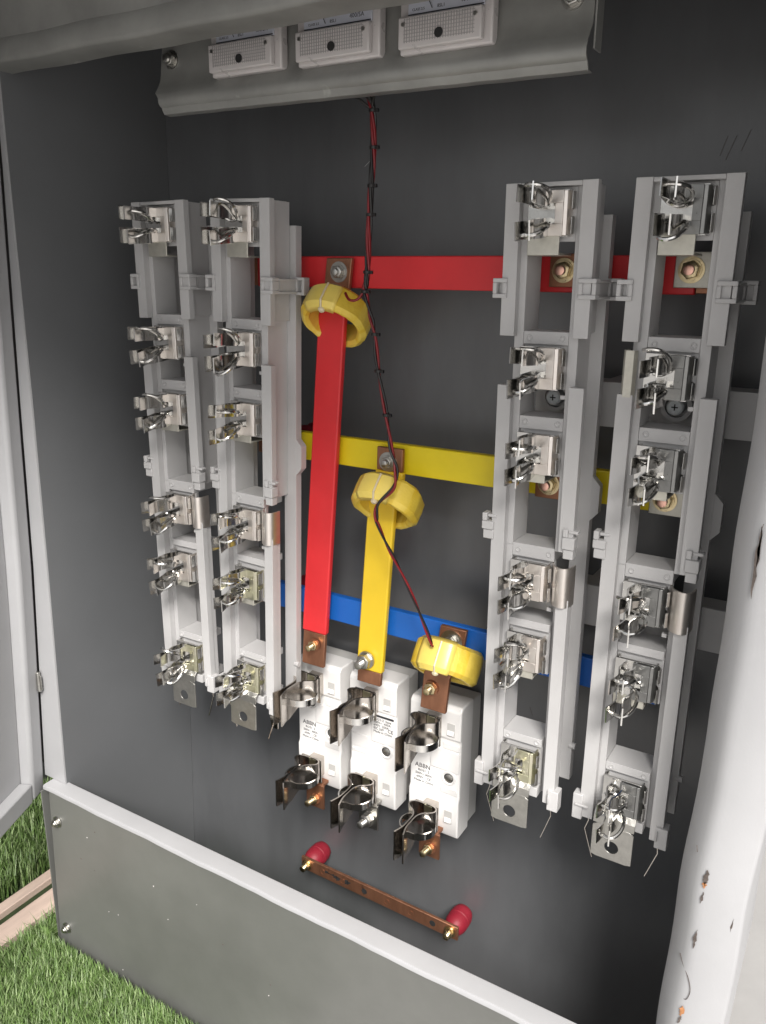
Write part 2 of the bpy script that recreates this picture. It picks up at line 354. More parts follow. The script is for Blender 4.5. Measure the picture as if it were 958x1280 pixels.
# plinth
m = MB(); m.box(-0.3450, 0.463, -0.2367, -0.2352, -0.878, -0.6337)
pl = cabpart(m, 'plinth_panel', 'galv', bevel=0.0006)
pl.data.transform(Matrix(((1, 0, 0.055, 0.036), (0, 1, 0, 0), (0, 0, 1, 0), (0, 0, 0, 1))))
m = MB(); m.box(-0.3605, -0.3590, -0.2375, -0.02, -0.878, -0.6400); cabpart(m, 'plinth_panel', 'galv', bevel=0.0005)
for (bx, bz) in ((-0.3325, -0.6755), (-0.3385, -0.8430), (0.44, -0.676), (0.44, -0.843)):
    b = bolt(cab, (bx, -0.2370, bz + 0.88), r_washer=0.0075, r_nut=0.0052, stud=0.003, spin=0.2)
rnd = random.Random(12)
for k in range(16):
    x = rnd.uniform(-0.31, 0.22); z = rnd.uniform(-0.86, -0.66); r = rnd.uniform(.0005, .0011)
    m = MB(); m.lathe([(r, 0), (r * .8, .0003)], 7, Tr(x, -0.2367, z) @ TY); cabpart(m, 'paint_speck', 'clear' if k % 3 else 'scratch')
# roof_flange, eave and an added hood for shade
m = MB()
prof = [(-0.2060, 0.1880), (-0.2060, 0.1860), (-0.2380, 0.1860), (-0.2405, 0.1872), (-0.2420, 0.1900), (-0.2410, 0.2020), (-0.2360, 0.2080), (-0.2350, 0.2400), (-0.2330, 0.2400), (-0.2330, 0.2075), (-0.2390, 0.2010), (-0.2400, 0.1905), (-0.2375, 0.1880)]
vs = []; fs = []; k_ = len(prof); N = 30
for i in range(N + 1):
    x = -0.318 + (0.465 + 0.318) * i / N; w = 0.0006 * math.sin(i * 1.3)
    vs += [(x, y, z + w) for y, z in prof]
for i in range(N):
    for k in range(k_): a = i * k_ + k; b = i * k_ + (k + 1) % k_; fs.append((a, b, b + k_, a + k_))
m.add(vs, fs); cabpart(m, 'roof_flange', 'bracket', smooth=True)  # darker paint here puts the shade under the hood into the colour
m = MB(); m.box(-0.70, 0.90, -0.630, 0.05, 0.302, 0.325); cabpart(m, 'roof_shade_hood', 'jambpaint', bevel=0.002)  # overhang added out of view to shade the upper interior
m = MB(); m.box(-0.318, 0.465, -0.262, -0.233, 0.2405, 0.301); cabpart(m, 'roof_fascia', 'jambpaint', bevel=0.003)
# open left leaf, hinged on the left jamb
door = empty('_', (0, 0, 0)); bpy.data.objects.remove(door)
DL = Vector((0.0344, -0.0810, 0)).normalized(); DN = Vector((0.92, 0.39, 0)).normalized()
m = MB(); D0 = Vector((0, -0.2225, 0)); L_ = 0.42
def dpt(u, w, z):
    xo = interp(LO, z) + 0.0015 if z < 0.14 else -0.3125
    return Vector((xo, -0.2225, z)) + DL * u + DN * w
def dgrid(u0, u1, w0, w1, z0, z1, nz=12):
    vs = []; fs = []
    for i in range(nz + 1):
        z = z0 + (z1 - z0) * i / nz
        vs += [dpt(u0, w0, z), dpt(u1, w0, z), dpt(u1, w1, z), dpt(u0, w1, z)]
    for i in range(nz):
        for k in range(4): a = i * 4 + k; b = i * 4 + (k + 1) % 4; fs.append((a, b, b + 4, a + 4))
    fs.append((3, 2, 1, 0)); n = nz * 4; fs.append((n, n + 1, n + 2, n + 3)); return vs, fs
m.add(*dgrid(0.0285, L_ - .0285, -0.021, -0.018, -0.622, 0.274))
dr = cabpart(m, 'door', 'jambpaint'); dr['label'] = 'left cabinet leaf swung outwards'
for nm, a in (('door_rim', (0, 0.028, -0.022, -0.002, -0.650, 0.30)), ('door_rim', (L_ - .028, L_, -0.022, -0.002, -0.650, 0.30)), ('door_rim', (0.0283, L_ - .0283, -0.022, -0.0024, -0.650, -0.6223)), ('door_rim', (0.0283, L_ - .0283, -0.022, -0.0024, 0.2743, 0.30))):
    m = MB(); m.add(*dgrid(*a)); o = m.build(nm, 'jambpaint', dr, bevel=0.005, seg=3)
m = MB(); m.lathe([(0.003, 0), (0.003, 0.026)], 10, Tr(-0.3515, -0.2275, -0.500)); m.box(-0.3515, -0.346, -0.2282, -0.2268, -0.497, -0.478); m.build('hinge', 'zinc', dr, bevel=0.0003)
m = MB(); vs = []; fs = []
for z in zj:
    xo = interp(LO, z); vs += [(xo - 0.040, -0.206, z), (xo - 0.0002, -0.206, z), (xo - 0.0002, -0.196, z), (xo - 0.040, -0.196, z)]
for i in range(len(zj) - 1):
    for k in range(4): a = i * 4 + k; b = i * 4 + (k + 1) % 4; fs.append((a, b, b + 4, a + 4))
m.add(vs, fs); cabpart(m, 'gap_shade_strip', 'blackins')  # added black strip painting the shade in the gap beside the door
# cross members behind the right-hand rails
for zc, h, lab in ((-0.1115, 0.040, 'upper grey cross strap behind the two right-hand fuse rails'), (-0.3045, 0.041, 'lower grey cross strap behind the two right-hand fuse rails')):
    m = MB(); x0 = 0.205; x1 = 0.405
    m.box(x0, x1, -0.060, -0.0585, zc - h / 2, zc + h / 2); m.box(x0, x1, -0.0583, -0.0325, zc + h / 2 - 0.0015, zc + h / 2); m.box(x0, x1, -0.0583, -0.0325, zc - h / 2, zc - h / 2 + 0.0015)
    m.box(x0 + .06, x0 + .09, -0.0326, -0.001, zc - h / 2, zc + h / 2)
    o = m.build('support_strap', 'rail', bevel=0.0005); tag(o, lab, 'strap', 'grey support straps')

# ------------------------------------------------------------------ busbars
def busbar(name, zc, x0, x1, material, lab, bare=0.0):
    e = empty('busbar', ((x0 + x1) / 2, -0.06, zc), label=lab, cat='busbar', group='coloured horizontal busbars')
    off = Vector(((x0 + x1) / 2, -0.06, zc))
    def P(m, n, mt, bev): o = m.build(n, mt, e, bevel=bev); o.location = -off; return o
    m = MB(); m.box(x0 + 0.006, x1 - bare, -0.0705, -0.0615, zc - 0.0155, zc + 0.0155); P(m, 'sleeve', material, 0.0012)
    m = MB(); m.box(x0, x0 + 0.0055, -0.0695, -0.0625, zc - 0.0145, zc + 0.0145); P(m, 'bare_end', 'copper', 0.0006)
    if bare: m = MB(); m.box(x1 - bare + .0005, x1, -0.0695, -0.0625, zc - 0.0145, zc + 0.0145); P(m, 'bare_end', 'copper', 0.0006)
    for sx in (-0.085, 0.30):
        m = MB(); m.lathe([(0.011, 0), (0.015, 0.012), (0.012, 0.02), (0.015, 0.030), (0.010, 0.0600)], 16, Tr(sx, -0.0008, zc) @ TY); P(m, 'standoff', 'insul', 0)
    return e
busbar('r', 0.0, -0.1215, 0.352, 'red', 'red sleeved horizontal busbar, topmost of the three', 0.014)
busbar('y', -0.185, -0.1225, 0.345, 'yellowbar', 'lemon yellow sleeved horizontal busbar between the red and blue ones')
busbar('b', -0.370, -0.1105, 0.345, 'blue', 'blue sleeved horizontal busbar, lowest of the three')

# ------------------------------------------------------------------ fuse rails
def ringbox(m, x0, x1, y0, y1, z0, z1, t):
    m.box(x0, x1, y0, y1, z1 - t, z1); m.box(x0, x1, y0, y1, z0, z0 + t)
    m.box(x0, x0 + t, y0, y1, z0 + t + .00001, z1 - t - .00001); m.box(x1 - t, x1, y0, y1, z0 + t + .00001, z1 - t - .00001)
    m.box(x0 + t, x1 - t, y0 + .006, y1 - .0002, z0 + t, z1 - t)
def rail_frame():
    m = MB(); Wd = 0.0754
    for s in (0, 1):
        def bx(x0, x1, *a):
            if s: x0, x1 = Wd - x1, Wd - x0
            m.box(x0, x1, *a)
        bx(0, 0.0125, 0.0, 0.0078, -0.119, 0)            # upper front flange
        if s == 0:
            bx(0, 0.0125, 0.0, 0.0078, -0.5505, -0.160)
        else:
            bx(0, 0.0125, 0.0, 0.0078, -0.300, -0.1585)
            bx(0.0005, 0.0115, 0.0, 0.0078, -0.5505, -0.3435)
        bx(0.0100, 0.0180, 0.0080, 0.0400, -0.303, -0.0004)   # deep side wall
        if s == 0:
            bx(0.0100, 0.0180, 0.0080, 0.0400, -0.343, -0.3032); bx(0.0100, 0.0180, 0.0080, 0.0400, -0.550, -0.3432)
        else:
            bx(0.0015, 0.0110, 0.0080, 0.0150, -0.5495, -0.3440); bx(0.0111, 0.0181, 0.0150, 0.0230, -0.5495, -0.3440)
        bx(-0.0010, 0.0148, 0.0402, 0.0500, -0.545, -0.023)   # rear rim
        bx(0.0062, 0.0099, 0.0082, 0.0395, -0.116, -0.0010)
    m.box(0.0127, 0.0627, 0.0005, 0.0400, -0.0035, -0.0002)   # top cap
    def bar(z1, z0, y0=0.0082, y1=0.0400): m.box(0.0182, 0.0572, y0, y1, z0, z1)
    bar(-0.0037, -0.0445, 0.0085, 0.0130)
    for z1, z0 in ((-0.115, -0.1255), (-0.1860, -0.1970), (-0.301, -0.3130), (-0.3735, -0.3810), (-0.491, -0.4990)):
        bar(z1, z0); 
    for z1, z0 in ((-0.1257, -0.1620), (-0.1972, -0.2370), (-0.3132, -0.3520), (-0.3812, -0.4240), (-0.4992, -0.5400)):
        bar(z1, z0, 0.0115, 0.0160)
    m.box(0.0182, 0.0572, 0.0030, 0.0400, -0.5500, -0.5402)
    # round dimples
    for z in (-0.0075, -0.1205, -0.1912, -0.3070, -0.495):
        for x in (0.0235, 0.0525): m.lathe([(0.0026, 0), (0.0026, 0.0008), (0.0017, 0.0009), (0.0016, 0.0002)], 14, Tr(x, 0.0083, z) @ TY)
    for x in (0.0225, 0.053): m.lathe([(0.0026, 0), (0.0026, 0.0008), (0.0017, 0.0009), (0.0016, 0.0002)], 14, Tr(x, 0.0086, -0.0395) @ TY)
    # small nibs inside the short windows
    for z in (-0.1665, -0.357): m.box(0.0532, 0.0573, 0.0085, 0.0125, z - .0035, z)
    return m
def tabs(parent):
    for (x0, x1, z1, z0) in ((-0.0072, 0.0052, -0.0727, -0.0885), (0.0655, 0.0800, -0.0727, -0.0885)):
        m = MB(); ringbox(m, x0, x1, -0.0025, 0.0085, z0, z1, 0.0035); m.build('latch_tab', 'rail', parent, bevel=0.0006)
    m = MB(); m.box(0.0780, 0.0800, 0.0085, 0.046, -0.0760, -0.0740); m.box(0.0780, 0.0800, 0.0085, 0.046, -0.0885, -0.0865); m.box(0.0762, 0.0778, 0.012, 0.046, -0.0885, -0.0740)
    ringbox(m, 0.0765, 0.0880, 0.0385, 0.0480, -0.0900, -0.0725, 0.003); m.build('latch_tab', 'rail', parent, bevel=0.0005)
    # slotted hooks half way down
    for sgn, xc, z1, z0 in ((-1, -0.0030, -0.2745, -0.2985), (1, 0.0720, -0.2780, -0.3050)):
        m = MB(); x0, x1 = xc - 0.0052, xc + 0.0058
        m.box(x0, x1, -0.0035, 0.0075, z0 + .009, z1 - .0075); m.box(x0, x0 + .0045, -0.0030, 0.0070, z1 - .0074, z1); m.box(x0 + .0046, x1 + .002, -0.001, 0.0068, z1 - .0040, z1 - .0012)
        m.box(x0 + .001, x1 + (0 if sgn < 0 else -.001), -0.0020, 0.0070, z0, z0 + .0088); m.build('hook_tab', 'rail', parent, bevel=0.0008)
    m = MB(); m.add([(0.0764, y, z) for y in (.0403, .049) for z in (-.240, -.2475, -.272, -.280)] + [(0.0835, y, z) for y in (.0403, .049) for z in (-.2475, -.272)],
                    [(0, 1, 8), (3, 9, 2), (1, 2, 9, 8), (4, 10, 5), (7, 6, 11), (5, 10, 11, 6), (0, 8, 10, 4), (8, 9, 11, 10), (9, 3, 7, 11), (0, 4, 5, 1), (1, 5, 6, 2), (2, 6, 7, 3)])
    m.build('side_boss', 'rail', parent)
    m = MB(); m.box(-0.0062, 0.0030, -0.0025, 0.0075, -0.5530, -0.5270); m.box(-0.0040, 0.0090, -0.0042, -0.0024, -0.5385, -0.5360, ); m.build('foot_tab', 'rail', parent, bevel=0.0008)
    m = MB(); m.box(0.0690, 0.0795, -0.0022, 0.0090, -0.5555, -0.5345); m.box(0.0700, 0.0712, -0.0045, -0.0020, -0.548, -0.538); m.build('foot_tab', 'rail', parent, bevel=0.0008)
    m = MB(); m.lathe([(0.0032, 0), (0.0032, 0.006)], 12, Tr(0.0735, 0.042, -0.508) @ Matrix.Rotation(R(90), 4, 'Y')); m.build('side_boss', 'rail', parent, smooth=True)

def ring_pts(cx, cy, rx_, ry_, z, tilt, a0=0, a1=360, n=22, droop=0.0):
    out = []
    for i in range(n + 1):
        a = R(a0 + (a1 - a0) * i / n); x = cx + rx_ * math.cos(a); y = cy + ry_ * math.sin(a)
        out.append((x, y, z + (y - cy) * tilt + droop * math.cos(2 * a)))
    return out
def contact(parent, z, kind='chrome', seed=0, face='warmchrome', side=None, lug=True, tabplate=False):
    """one knife contact: C-shaped plate, four spring fingers, wire springs, lug"""
    rnd = random.Random(seed * 13 + 5)
    H = 0.0185
    m = MB(); y = 0.0
    # C plate with a notch on its left, curled right edge
    m.box(0.0345, 0.0490, y - 0.0010, y + 0.0006, H * 0.42, H * .92); m.box(0.0345, 0.0490, y - 0.0010, y + 0.0006, -H * .92, -H * 0.42); m.box(0.0425, 0.0490, y - 0.0010, y + 0.0006, -H * 0.42, H * 0.42)
    m.ribbon([(0.0490, y - .0002), (0.0515, y + 0.0006), (0.0530, y + 0.0035), (0.0530, y + 0.0110)], -H * .9, H * .9, 0.0014)
    c = m.build('contact', face, parent, bevel=0.0003, loc=(0, 0, z))
    # side clips at the right
    m = MB()
    for a, b in ((0.15, .85), (-.85, -.15)): m.ribbon([(0.0532, 0.0095), (0.0560, 0.0060), (0.0575, 0.0015), (0.0560, -0.0012)], H * a, H * b, 0.0009)
    m.box(0.0190, 0.0525, 0.0020, 0.0045, -H * .95, H * .95); m.box(0.0195, 0.0215, 0.0046, 0.0120, -H * .95, H * .95); m.build('clip_frame', kind, c, bevel=0.0002)
    for s in (-1, 1):
        for u in (1, -1):
            prof = [(s * 0.0040, 0.0030), (s * 0.0052, -0.0060), (s * 0.0060, -0.0130), (s * 0.0040, -0.0210), (s * 0.0022, -0.0270), (s * 0.0028, -0.0340), (s * 0.0054, -0.0430)]
            m = MB(); z0, z1 = (0.0032, H * .88) if u > 0 else (-H * .96, -0.0032)
            m.ribbon([(p.x, p.y) for p in spline([(a, b, 0) for a, b in prof], 3)], z0 * (1 + rnd.uniform(-.1, .1)), z1 * (1 + rnd.uniform(-.06, .04)), 0.0011)
            f = m.build('spring_finger', kind, c, smooth=True); f.location = (0.0325, 0, 0)
            f.rotation_euler = (R(rnd.uniform(-3, 3) + (4 if u < 0 else -2)), 0, R(rnd.uniform(-2, 2)))
    for u in (1, -1):
        m = MB(); rr = 0.0142 + rnd.uniform(-.0006, .0012)
        m.tube(ring_pts(0, -0.0185, rr * .72, rr * 1.02, 0, -0.22 * u + rnd.uniform(-.15, .15), a0=-118, a1=100 + 90 * rnd.random(), n=26, droop=.0012), 0.00165, 8)
        w = m.build('spring_wire', 'chrome', c, smooth=True); w.location = (0.0325, 0.001, 0.0075 * u); w.rotation_euler = (R(rnd.uniform(-10, 10) - 12 * u), R(rnd.uniform(-5, 5)), R(rnd.uniform(-8, 8)))
    if lug:
        m = MB(); m.ribbon([(-0.0012, 0), (0.0010, -0.0004), (0.0020, 0.0020), (0.0024, 0.0300)], 0.0205, 0.0480, 0.0016, Matrix(((0, 0, 1, 0), (0, 1, 0, 0), (-1, 0, 0, 0), (0, 0, 0, 1))) )
        m2 = MB(); zb = -H - 0.0010; lh = 0.0120 if z > -0.1 else 0.0055
        m2.box(0.0200, 0.0465, 0.0012, 0.0030, zb - lh, zb + 0.0040); m2.box(0.0200, 0.0465, 0.0031, 0.0330, zb - lh, zb - lh + .0018)
        m2.build('lug', 'lug', c, bevel=0.0005)
    if side == 'r':
        m = MB(); m.ribbon([(p.x, p.y) for p in spline([(0.0555, 0.0125, 0), (0.0600, 0.0020, 0), (0.0680, -0.0030, 0), (0.0740, 0.0010, 0), (0.0755, 0.0120, 0)], 4)], -H * .95, H * 1.02, 0.0014)
        m.build('side_plate', 'warmchrome', c, smooth=True)
    if side == 'l':
        m = MB(); m.ribbon([(0.0040, 0.012), (0.0025, 0.004), (0.0045, 0.0005), (0.0105, 0.0005), (0.0125, 0.003)], -H * .95, H * 1.02, 0.0014); m.build('side_plate', 'lug', c, smooth=True)
    if tabplate:
        m = MB(); zb = -H - 0.001
        pr = [(0.0060, zb + 0.0060), (-0.0010, zb + 0.0040), (-0.0045, zb - 0.0005), (-0.0055, zb - 0.0080), (-0.0055, zb - 0.0520)]
        # bent plate extruded in x with a real hole: front part made as a ring grid
        x0, x1 = 0.0150, 0.0520
        for (ya, za), (yb, zb_) in zip(pr[:-2], pr[1:-1]): m.add([(x0, ya, za), (x1, ya, za), (x1, yb, zb_), (x0, yb, zb_), (x0, ya + .0016, za), (x1, ya + .0016, za), (x1, yb + .0016, zb_), (x0, yb + .0016, zb_)], [(0, 1, 2, 3), (7, 6, 5, 4), (0, 4, 5, 1), (1, 5, 6, 2), (2, 6, 7, 3), (3, 7, 4, 0)])
        ztop, zbot = zb - 0.0080, zb - 0.0430; cx, cz, rad = 0.0335, zb - 0.0295, 0.0062; n = 32
        vs = []; fs = []
        for yy in (-0.0055, -0.0039):
            for i in range(n):
                a = 2 * math.pi * i / n; ca, sa = math.cos(a), math.sin(a)
                vs.append((cx + rad * ca, yy, cz + rad * sa))
                k = min(((x1 - cx) / ca if ca > 1e-6 else (x0 - cx) / ca if ca < -1e-6 else 9), ((ztop - cz) / sa if sa > 1e-6 else (zbot - cz) / sa if sa < -1e-6 else 9))
                vs.append((cx + k * ca, yy, cz + k * sa))
        for i in range(n):
            j = (i + 1) % n; a, b, c2, d = 2 * i, 2 * i + 1, 2 * j + 1, 2 * j
            fs += [(a, b, c2, d), (2 * n + d, 2 * n + c2, 2 * n + b, 2 * n + a), (a, d, 2 * n + d, 2 * n + a), (b, 2 * n + b, 2 * n + c2, c2)]
        m.add(vs, fs); m.build('terminal_plate', 'zinc', c, bevel=0.0002)
        for xx, k in ((0.0075, 1), (0.0700, -1)):
            m = MB(); m.ribbon([(0, 0), (0.0009, -0.012), (-0.002 * k, -0.022), (0.005 * k, -0.044), (0.007 * k, -0.050)], 0.004, 0.0055, 0.0007, Matrix(((1, 0, 0, xx), (0, 0, 1, 0), (0, 1, 0, zb - .004), (0, 0, 0, 1)))); m.build('spring_strip', 'darkchrome', c)
    return c
ZC = (-0.0235, -0.1445, -0.2170, -0.3325, -0.4025, -0.5195)
RAILS = [('A', -0.2317, -0.008, 'leftmost grey slotted fuse rail, nearest the cabinet left wall'),
         ('B', -0.1202, 0.023, 'grey slotted fuse rail beside the red dropper, covering the busbar left ends'),
         ('C', 0.1970, -0.006, 'grey slotted fuse rail right of the yellow-taped coils, left of the outermost right rail'),
         ('D', 0.3005, 0.001, 'rightmost grey slotted fuse rail, beside the scuffed white jamb')]
for idx, (nm, x, rot, lab) in enumerate(RAILS):
    root = empty('fuse_rail', (x, -0.135, 0.0688), (0, rot, 0), label=lab, cat='fuse rail', group='grey vertical fuse rails')
    if idx == 0:
        fr = rail_frame().build('frame', 'rail', root, bevel=0.0009); tabs(root); first = root
    else:
        for ch in list(first.children):
            if not ch.name.startswith('contact'):
                c = ch.copy(); COL.objects.link(c); c.parent = root
    left = idx < 2
    for k, z in enumerate(ZC):
        face = 'warmchrome' if k in (0, 1, 2, 3, 4) else 'yellowchrome'
        if idx == 1 and k >= 4: face = 'yellowchrome'
        if idx == 3: face = 'darkreflection'
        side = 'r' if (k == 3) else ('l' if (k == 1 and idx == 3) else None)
        contact(root, z, 'chrome' if left or k < 2 else 'chrome', seed=idx * 10 + k, face=face, side=side, lug=(k in (0, 2, 4)), tabplate=(k == 5))
# terminals and bolts that tie the right-hand rails to the bars
for x, z, lab in ((0.2285, 0.003, 'yellow zinc nut on the red busbar seen through the inner right rail'), (0.3345, 0.004, 'yellow zinc nut on the red busbar seen through the outer right rail'),
                  (0.2280, -0.188, 'yellow zinc nut on the yellow busbar seen through the inner right rail'), (0.3335, -0.1875, 'yellow zinc nut on the yellow busbar seen through the outer right rail')):
    e = empty('busbar_terminal', (x, -0.0712, z), label=lab, cat='terminal nut', group='nuts that fix the rails to the busbars')
    m = MB(); m.box(-0.013, 0.016, -0.0022, 0.0, -0.014, 0.014); m.build('terminal_plate', 'lug' if x > .3 else 'copper', e, bevel=0.0005)
    bolt(e, (0, -0.0024, 0), 'nut', r_washer=0.0105, r_nut=0.0075, stud_r=0.0042, stud=0.006, mats=('brass', 'brass', 'copperreflection'), nut_h=0.006)
for x, z, lab in ((0.2285, -0.1065, 'round zinc screw head seen through the inner right rail'), (0.3345, -0.106, 'round zinc screw head seen through the outer right rail')):
    e = empty('rail_screw', (x, -0.0602, z), label=lab, cat='screw', group='screws that hold the right rails to the upper strap')
    m = MB(); m.lathe([(0.013, 0), (0.013, 0.014), (0.0095, 0.014), (0.0095, 0.005)], 24, TY); m.build('socket', 'rail', e, smooth=True)
    m = MB(); m.lathe([(0.0070, 0), (0.0070, 0.0185), (0.0055, 0.020)], 20, TY); m.build('screw_head', 'screwzinc', e, smooth=True)
    m = MB(); m.box(-0.0026, 0.0026, -0.0203, -0.0198, -0.0005, 0.0005); m.box(-0.0005, 0.0005, -0.0204, -0.0199, -0.0026, 0.0026); m.build('cross_slot', 'hole', e)

# ------------------------------------------------------------------ droppers
def strip(m, pts, w, th):
    """flat bar following (x, y, z) path, wide in x"""
    P = [Vector(p) for p in pts]; vs = []; fs = []
    for i, p in enumerate(P):
        a = P[max(i - 1, 0)]; b = P[min(i + 1, len(P) - 1)]; t = (b - a).normalized(); n = Vector((0, -t.z, t.y)).normalized()
        side = Vector((1, 0, -t.x * 0)); h = w / 2
        for sx, sn in ((-1, 1), (1, 1), (1, -1), (-1, -1)): vs.append(p + side * sx * h + n * sn * th / 2)
    for i in range(len(P) - 1):
        for k in range(4): a = i * 4 + k; b = i * 4 + (k + 1) % 4; fs.append((a, b, b + 4, a + 4))
    n = (len(P) - 1) * 4; fs += [(3, 2, 1, 0), (n, n + 1, n + 2, n + 3)]; m.add(vs, fs); return m
def dropper(lab, x0, xm, z0, x1, z1, material, zs0, zs1, yb, group='vertical copper droppers'):
    e = empty('dropper_bar', (x1, yb, z1), label=lab, cat='copper bar', group=group)
    def P(m, n, mt, bev=0.0009): o = m.build(n, mt, e, bevel=bev); o.location = (-x1, -yb, -z1); return o
    def at(z):
        t = (z0 - z) / (z0 - z1); y = yt + (yb - yt) * t
        zk = z0 - 0.0345; zm = z0 - 0.0560
        if z >= zk: return (x0, y, z)
        if z >= zm: return (x0 + (xm - x0) * (zk - z) / (zk - zm), y, z)
        return (xm + (x1 - xm) * (zm - z) / (zm - z1), y, z)
    yt = -0.0765
    m = MB(); strip(m, [at(z0), at(zs0 + .0003)], 0.0305, 0.0050); P(m, 'bare_top', 'copper')
    if zs1 < zs0: m = MB(); strip(m, [at(zs0 - (zs0 - zs1) * i / 40) for i in range(41)], 0.0328, 0.0074); P(m, 'sleeve', material, 0.0016)
    m = MB(); strip(m, [at(zs1 - .0003), at(z1)], 0.0305, 0.0050); P(m, 'bare_end', 'copper')
    return e, at
e1, at1 = dropper('long red sleeved dropper running from the red busbar to the left fuse base', -0.0030, -0.0120, 0.0135, -0.0385, -0.441, 'red', -0.034, -0.3985, -0.0835)
bolt(e1, Vector((-0.0030, -0.0792, 0.0)) - e1.location, r_washer=0.0102, r_nut=0.0066, stud_r=0.0038, stud=0.005, spin=0.1)
bolt(e1, Vector((-0.0345, -0.0867, -0.4130)) - e1.location, r_washer=0.0075, r_nut=0.0062, stud_r=0.0036, stud=0.009, mats=('copper', 'brass', 'brass'))
e2, at2 = dropper('yellow sleeved dropper running from the yellow busbar to the middle fuse base', 0.0585, 0.0505, -0.1725, 0.0385, -0.443, 'yellow', -0.197, -0.4265, -0.0835)
bolt(e2, Vector((0.0570, -0.0792, -0.1875)) - e2.location, r_washer=0.0105, r_nut=0.0062, stud_r=0.0036, stud=0.005, mats=('zinc', 'zinc', 'zinc'))
bolt(e2, Vector((0.0375, -0.0880, -0.4125)) - e2.location, r_washer=0.0100, r_nut=0.0086, stud_r=0.0044, stud=0.010, nut_h=0.009, mats=('zinc', 'zinc', 'zinc'))
e3 = empty('dropper_bar', (0.1215, -0.0865, -0.450), label='short bare copper link running from the blue busbar through the lowest coil', cat='copper bar', group='vertical copper droppers')
m = MB(); strip(m, [(0.1380, -0.0765, -0.3540), (0.1340, -0.0765, -0.3850), (0.1250, -0.0865, -0.4080), (0.1215, -0.0865, -0.4500)], 0.0305, 0.0050); o = m.build('bare_link', 'copper', e3, bevel=0.0009); o.location = (-0.1215, 0.0865, 0.450)
bolt(e3, Vector((0.1365, -0.0792, -0.3690)) - e3.location, r_washer=0.0125, r_nut=0.0068, stud_r=0.0036, stud=0.006)
bolt(e3, Vector((0.1200, -0.0893, -0.4225)) - e3.location, r_washer=0.0085, r_nut=0.0072, stud_r=0.0038, stud=0.008, mats=('copper', 'brass', 'brass'))

# ------------------------------------------------------------------ taped current coils
def coil(lab, c, tilt, Ro, Ri, h, seed, roll=0.0):
    rnd = random.Random(seed); n = 44; secs = []
    e = empty('current_coil', c, (0, 0, 0), label=lab, cat='coil', group='yellow taped current transformers')
    prof = [(Ri, -h / 2 + .003), (Ri + .003, -h / 2), (Ro - .004, -h / 2), (Ro, -h / 2 + .004), (Ro + .0005, 0), (Ro, h / 2 - .004), (Ro - .004, h / 2), (Ri + .003, h / 2), (Ri, h / 2 - .003), (Ri - .0004, 0)]
    axis = Vector((0, -math.cos(tilt), -math.sin(tilt)))
    q = axis.to_track_quat('Z', 'Y').to_matrix().to_4x4() @ Matrix.Rotation(roll, 4, 'Z')
    m = MB(); vs = []; fs = []; k_ = len(prof)
    ph = [rnd.uniform(0, 6.28) for _ in range(4)]
    for i in range(n):
        a = 2 * math.pi * i / n; wob = 0.0004 * math.sin(5 * a + ph[0]) + 0.0003 * math.sin(9 * a + ph[1]) + rnd.uniform(-.0003, .0003)
        step = 0.0008 if (i // 3) % 2 else 0.0
        for j, (r, z) in enumerate(prof):
            g_ = 1 if 2 <= j <= 6 else -0.4
            vs.append(((r + (wob + step) * g_) * math.cos(a), (r + (wob + step) * g_) * math.sin(a), z * (1 + .05 * math.sin(3 * a + ph[2])) + rnd.uniform(-.0003, .0003)))
    mi = []; band = 0
    for i in range(n):
        i2 = (i + 1) % n
        if rnd.random() < .38: band = 1 - band
        for j in range(k_):
            j2 = (j + 1) % k_; fs.append((i * k_ + j, i2 * k_ + j, i2 * k_ + j2, i * k_ + j2)); mi.append(band)
    m.add(vs, fs, q); m.mi = mi; m.build('tape_winding', ['tape', 'tapemid'], e, bevel=0)
    for p in e.children[0].data.polygons: p.use_smooth = True
    e.children[0].data.set_sharp_from_angle(angle=R(30))
    # pale overlapping tape piece on the top and a clear nylon tie
    m = MB(); vs = []; fs = []; a0, a1 = -0.15, 0.95
    topang = math.atan2((q.inverted() @ Vector((0, 0, 1))).y, (q.inverted() @ Vector((0, 0, 1))).x)
    for i in range(9):
        a = topang + a0 + (a1 - a0) * i / 8 - .4
        for r, z in ((Ro - .003, -h / 2 - .0006), (Ro + .0016, -h / 2 + .004), (Ro + .0022, 0), (Ro + .0016, h / 2 - .004), (Ro - .003, h / 2 + .0008), (Ro - .009, h / 2 + .0009)): vs.append((r * math.cos(a), r * math.sin(a), z))
    for i in range(8):
        for j in range(5): a = i * 6 + j; fs.append((a, a + 1, a + 7, a + 6))
    m.add(vs, fs, q); t = m.build('tape_patch', 'tapelight', e, smooth=True)
    md = t.modifiers.new('thick', 'SOLIDIFY'); md.thickness = 0.0008
    m = MB(); pts = []
    for r, z in ((Ri - .001, h / 2 - .002), (Ri + .003, h / 2 + .0016), (Ro - .004, h / 2 + .002), (Ro + .0030, h / 2 - .004), (Ro + .0034, 0), (Ro + .0030, -h / 2 + .004)):
        a = topang - 0.12; pts.append(q @ Vector((r * math.cos(a), r * math.sin(a), z)))
    m.tube(pts, 0.0011, 6); p = pts[1]; m.lathe([(0.0034, -0.002), (0.0036, 0.001), (0.002, 0.0025)], 10, Tr(*p) @ q); m.build('nylon_tie', 'clearties', e, smooth=True)
    return e
coil('topmost yellow taped ring coil, threaded by the red dropper', (-0.0022, -0.0845, -0.0430), R(48), 0.0350, 0.0262, 0.028, 1)
coil('middle yellow taped ring coil, threaded by the yellow dropper', (0.0602, -0.0850, -0.2275), R(47), 0.0362, 0.0262, 0.029, 2)
coil('lowest yellow taped ring coil, below the blue busbar', (0.1355, -0.0860, -0.3890), R(54), 0.0355, 0.0255, 0.034, 3)

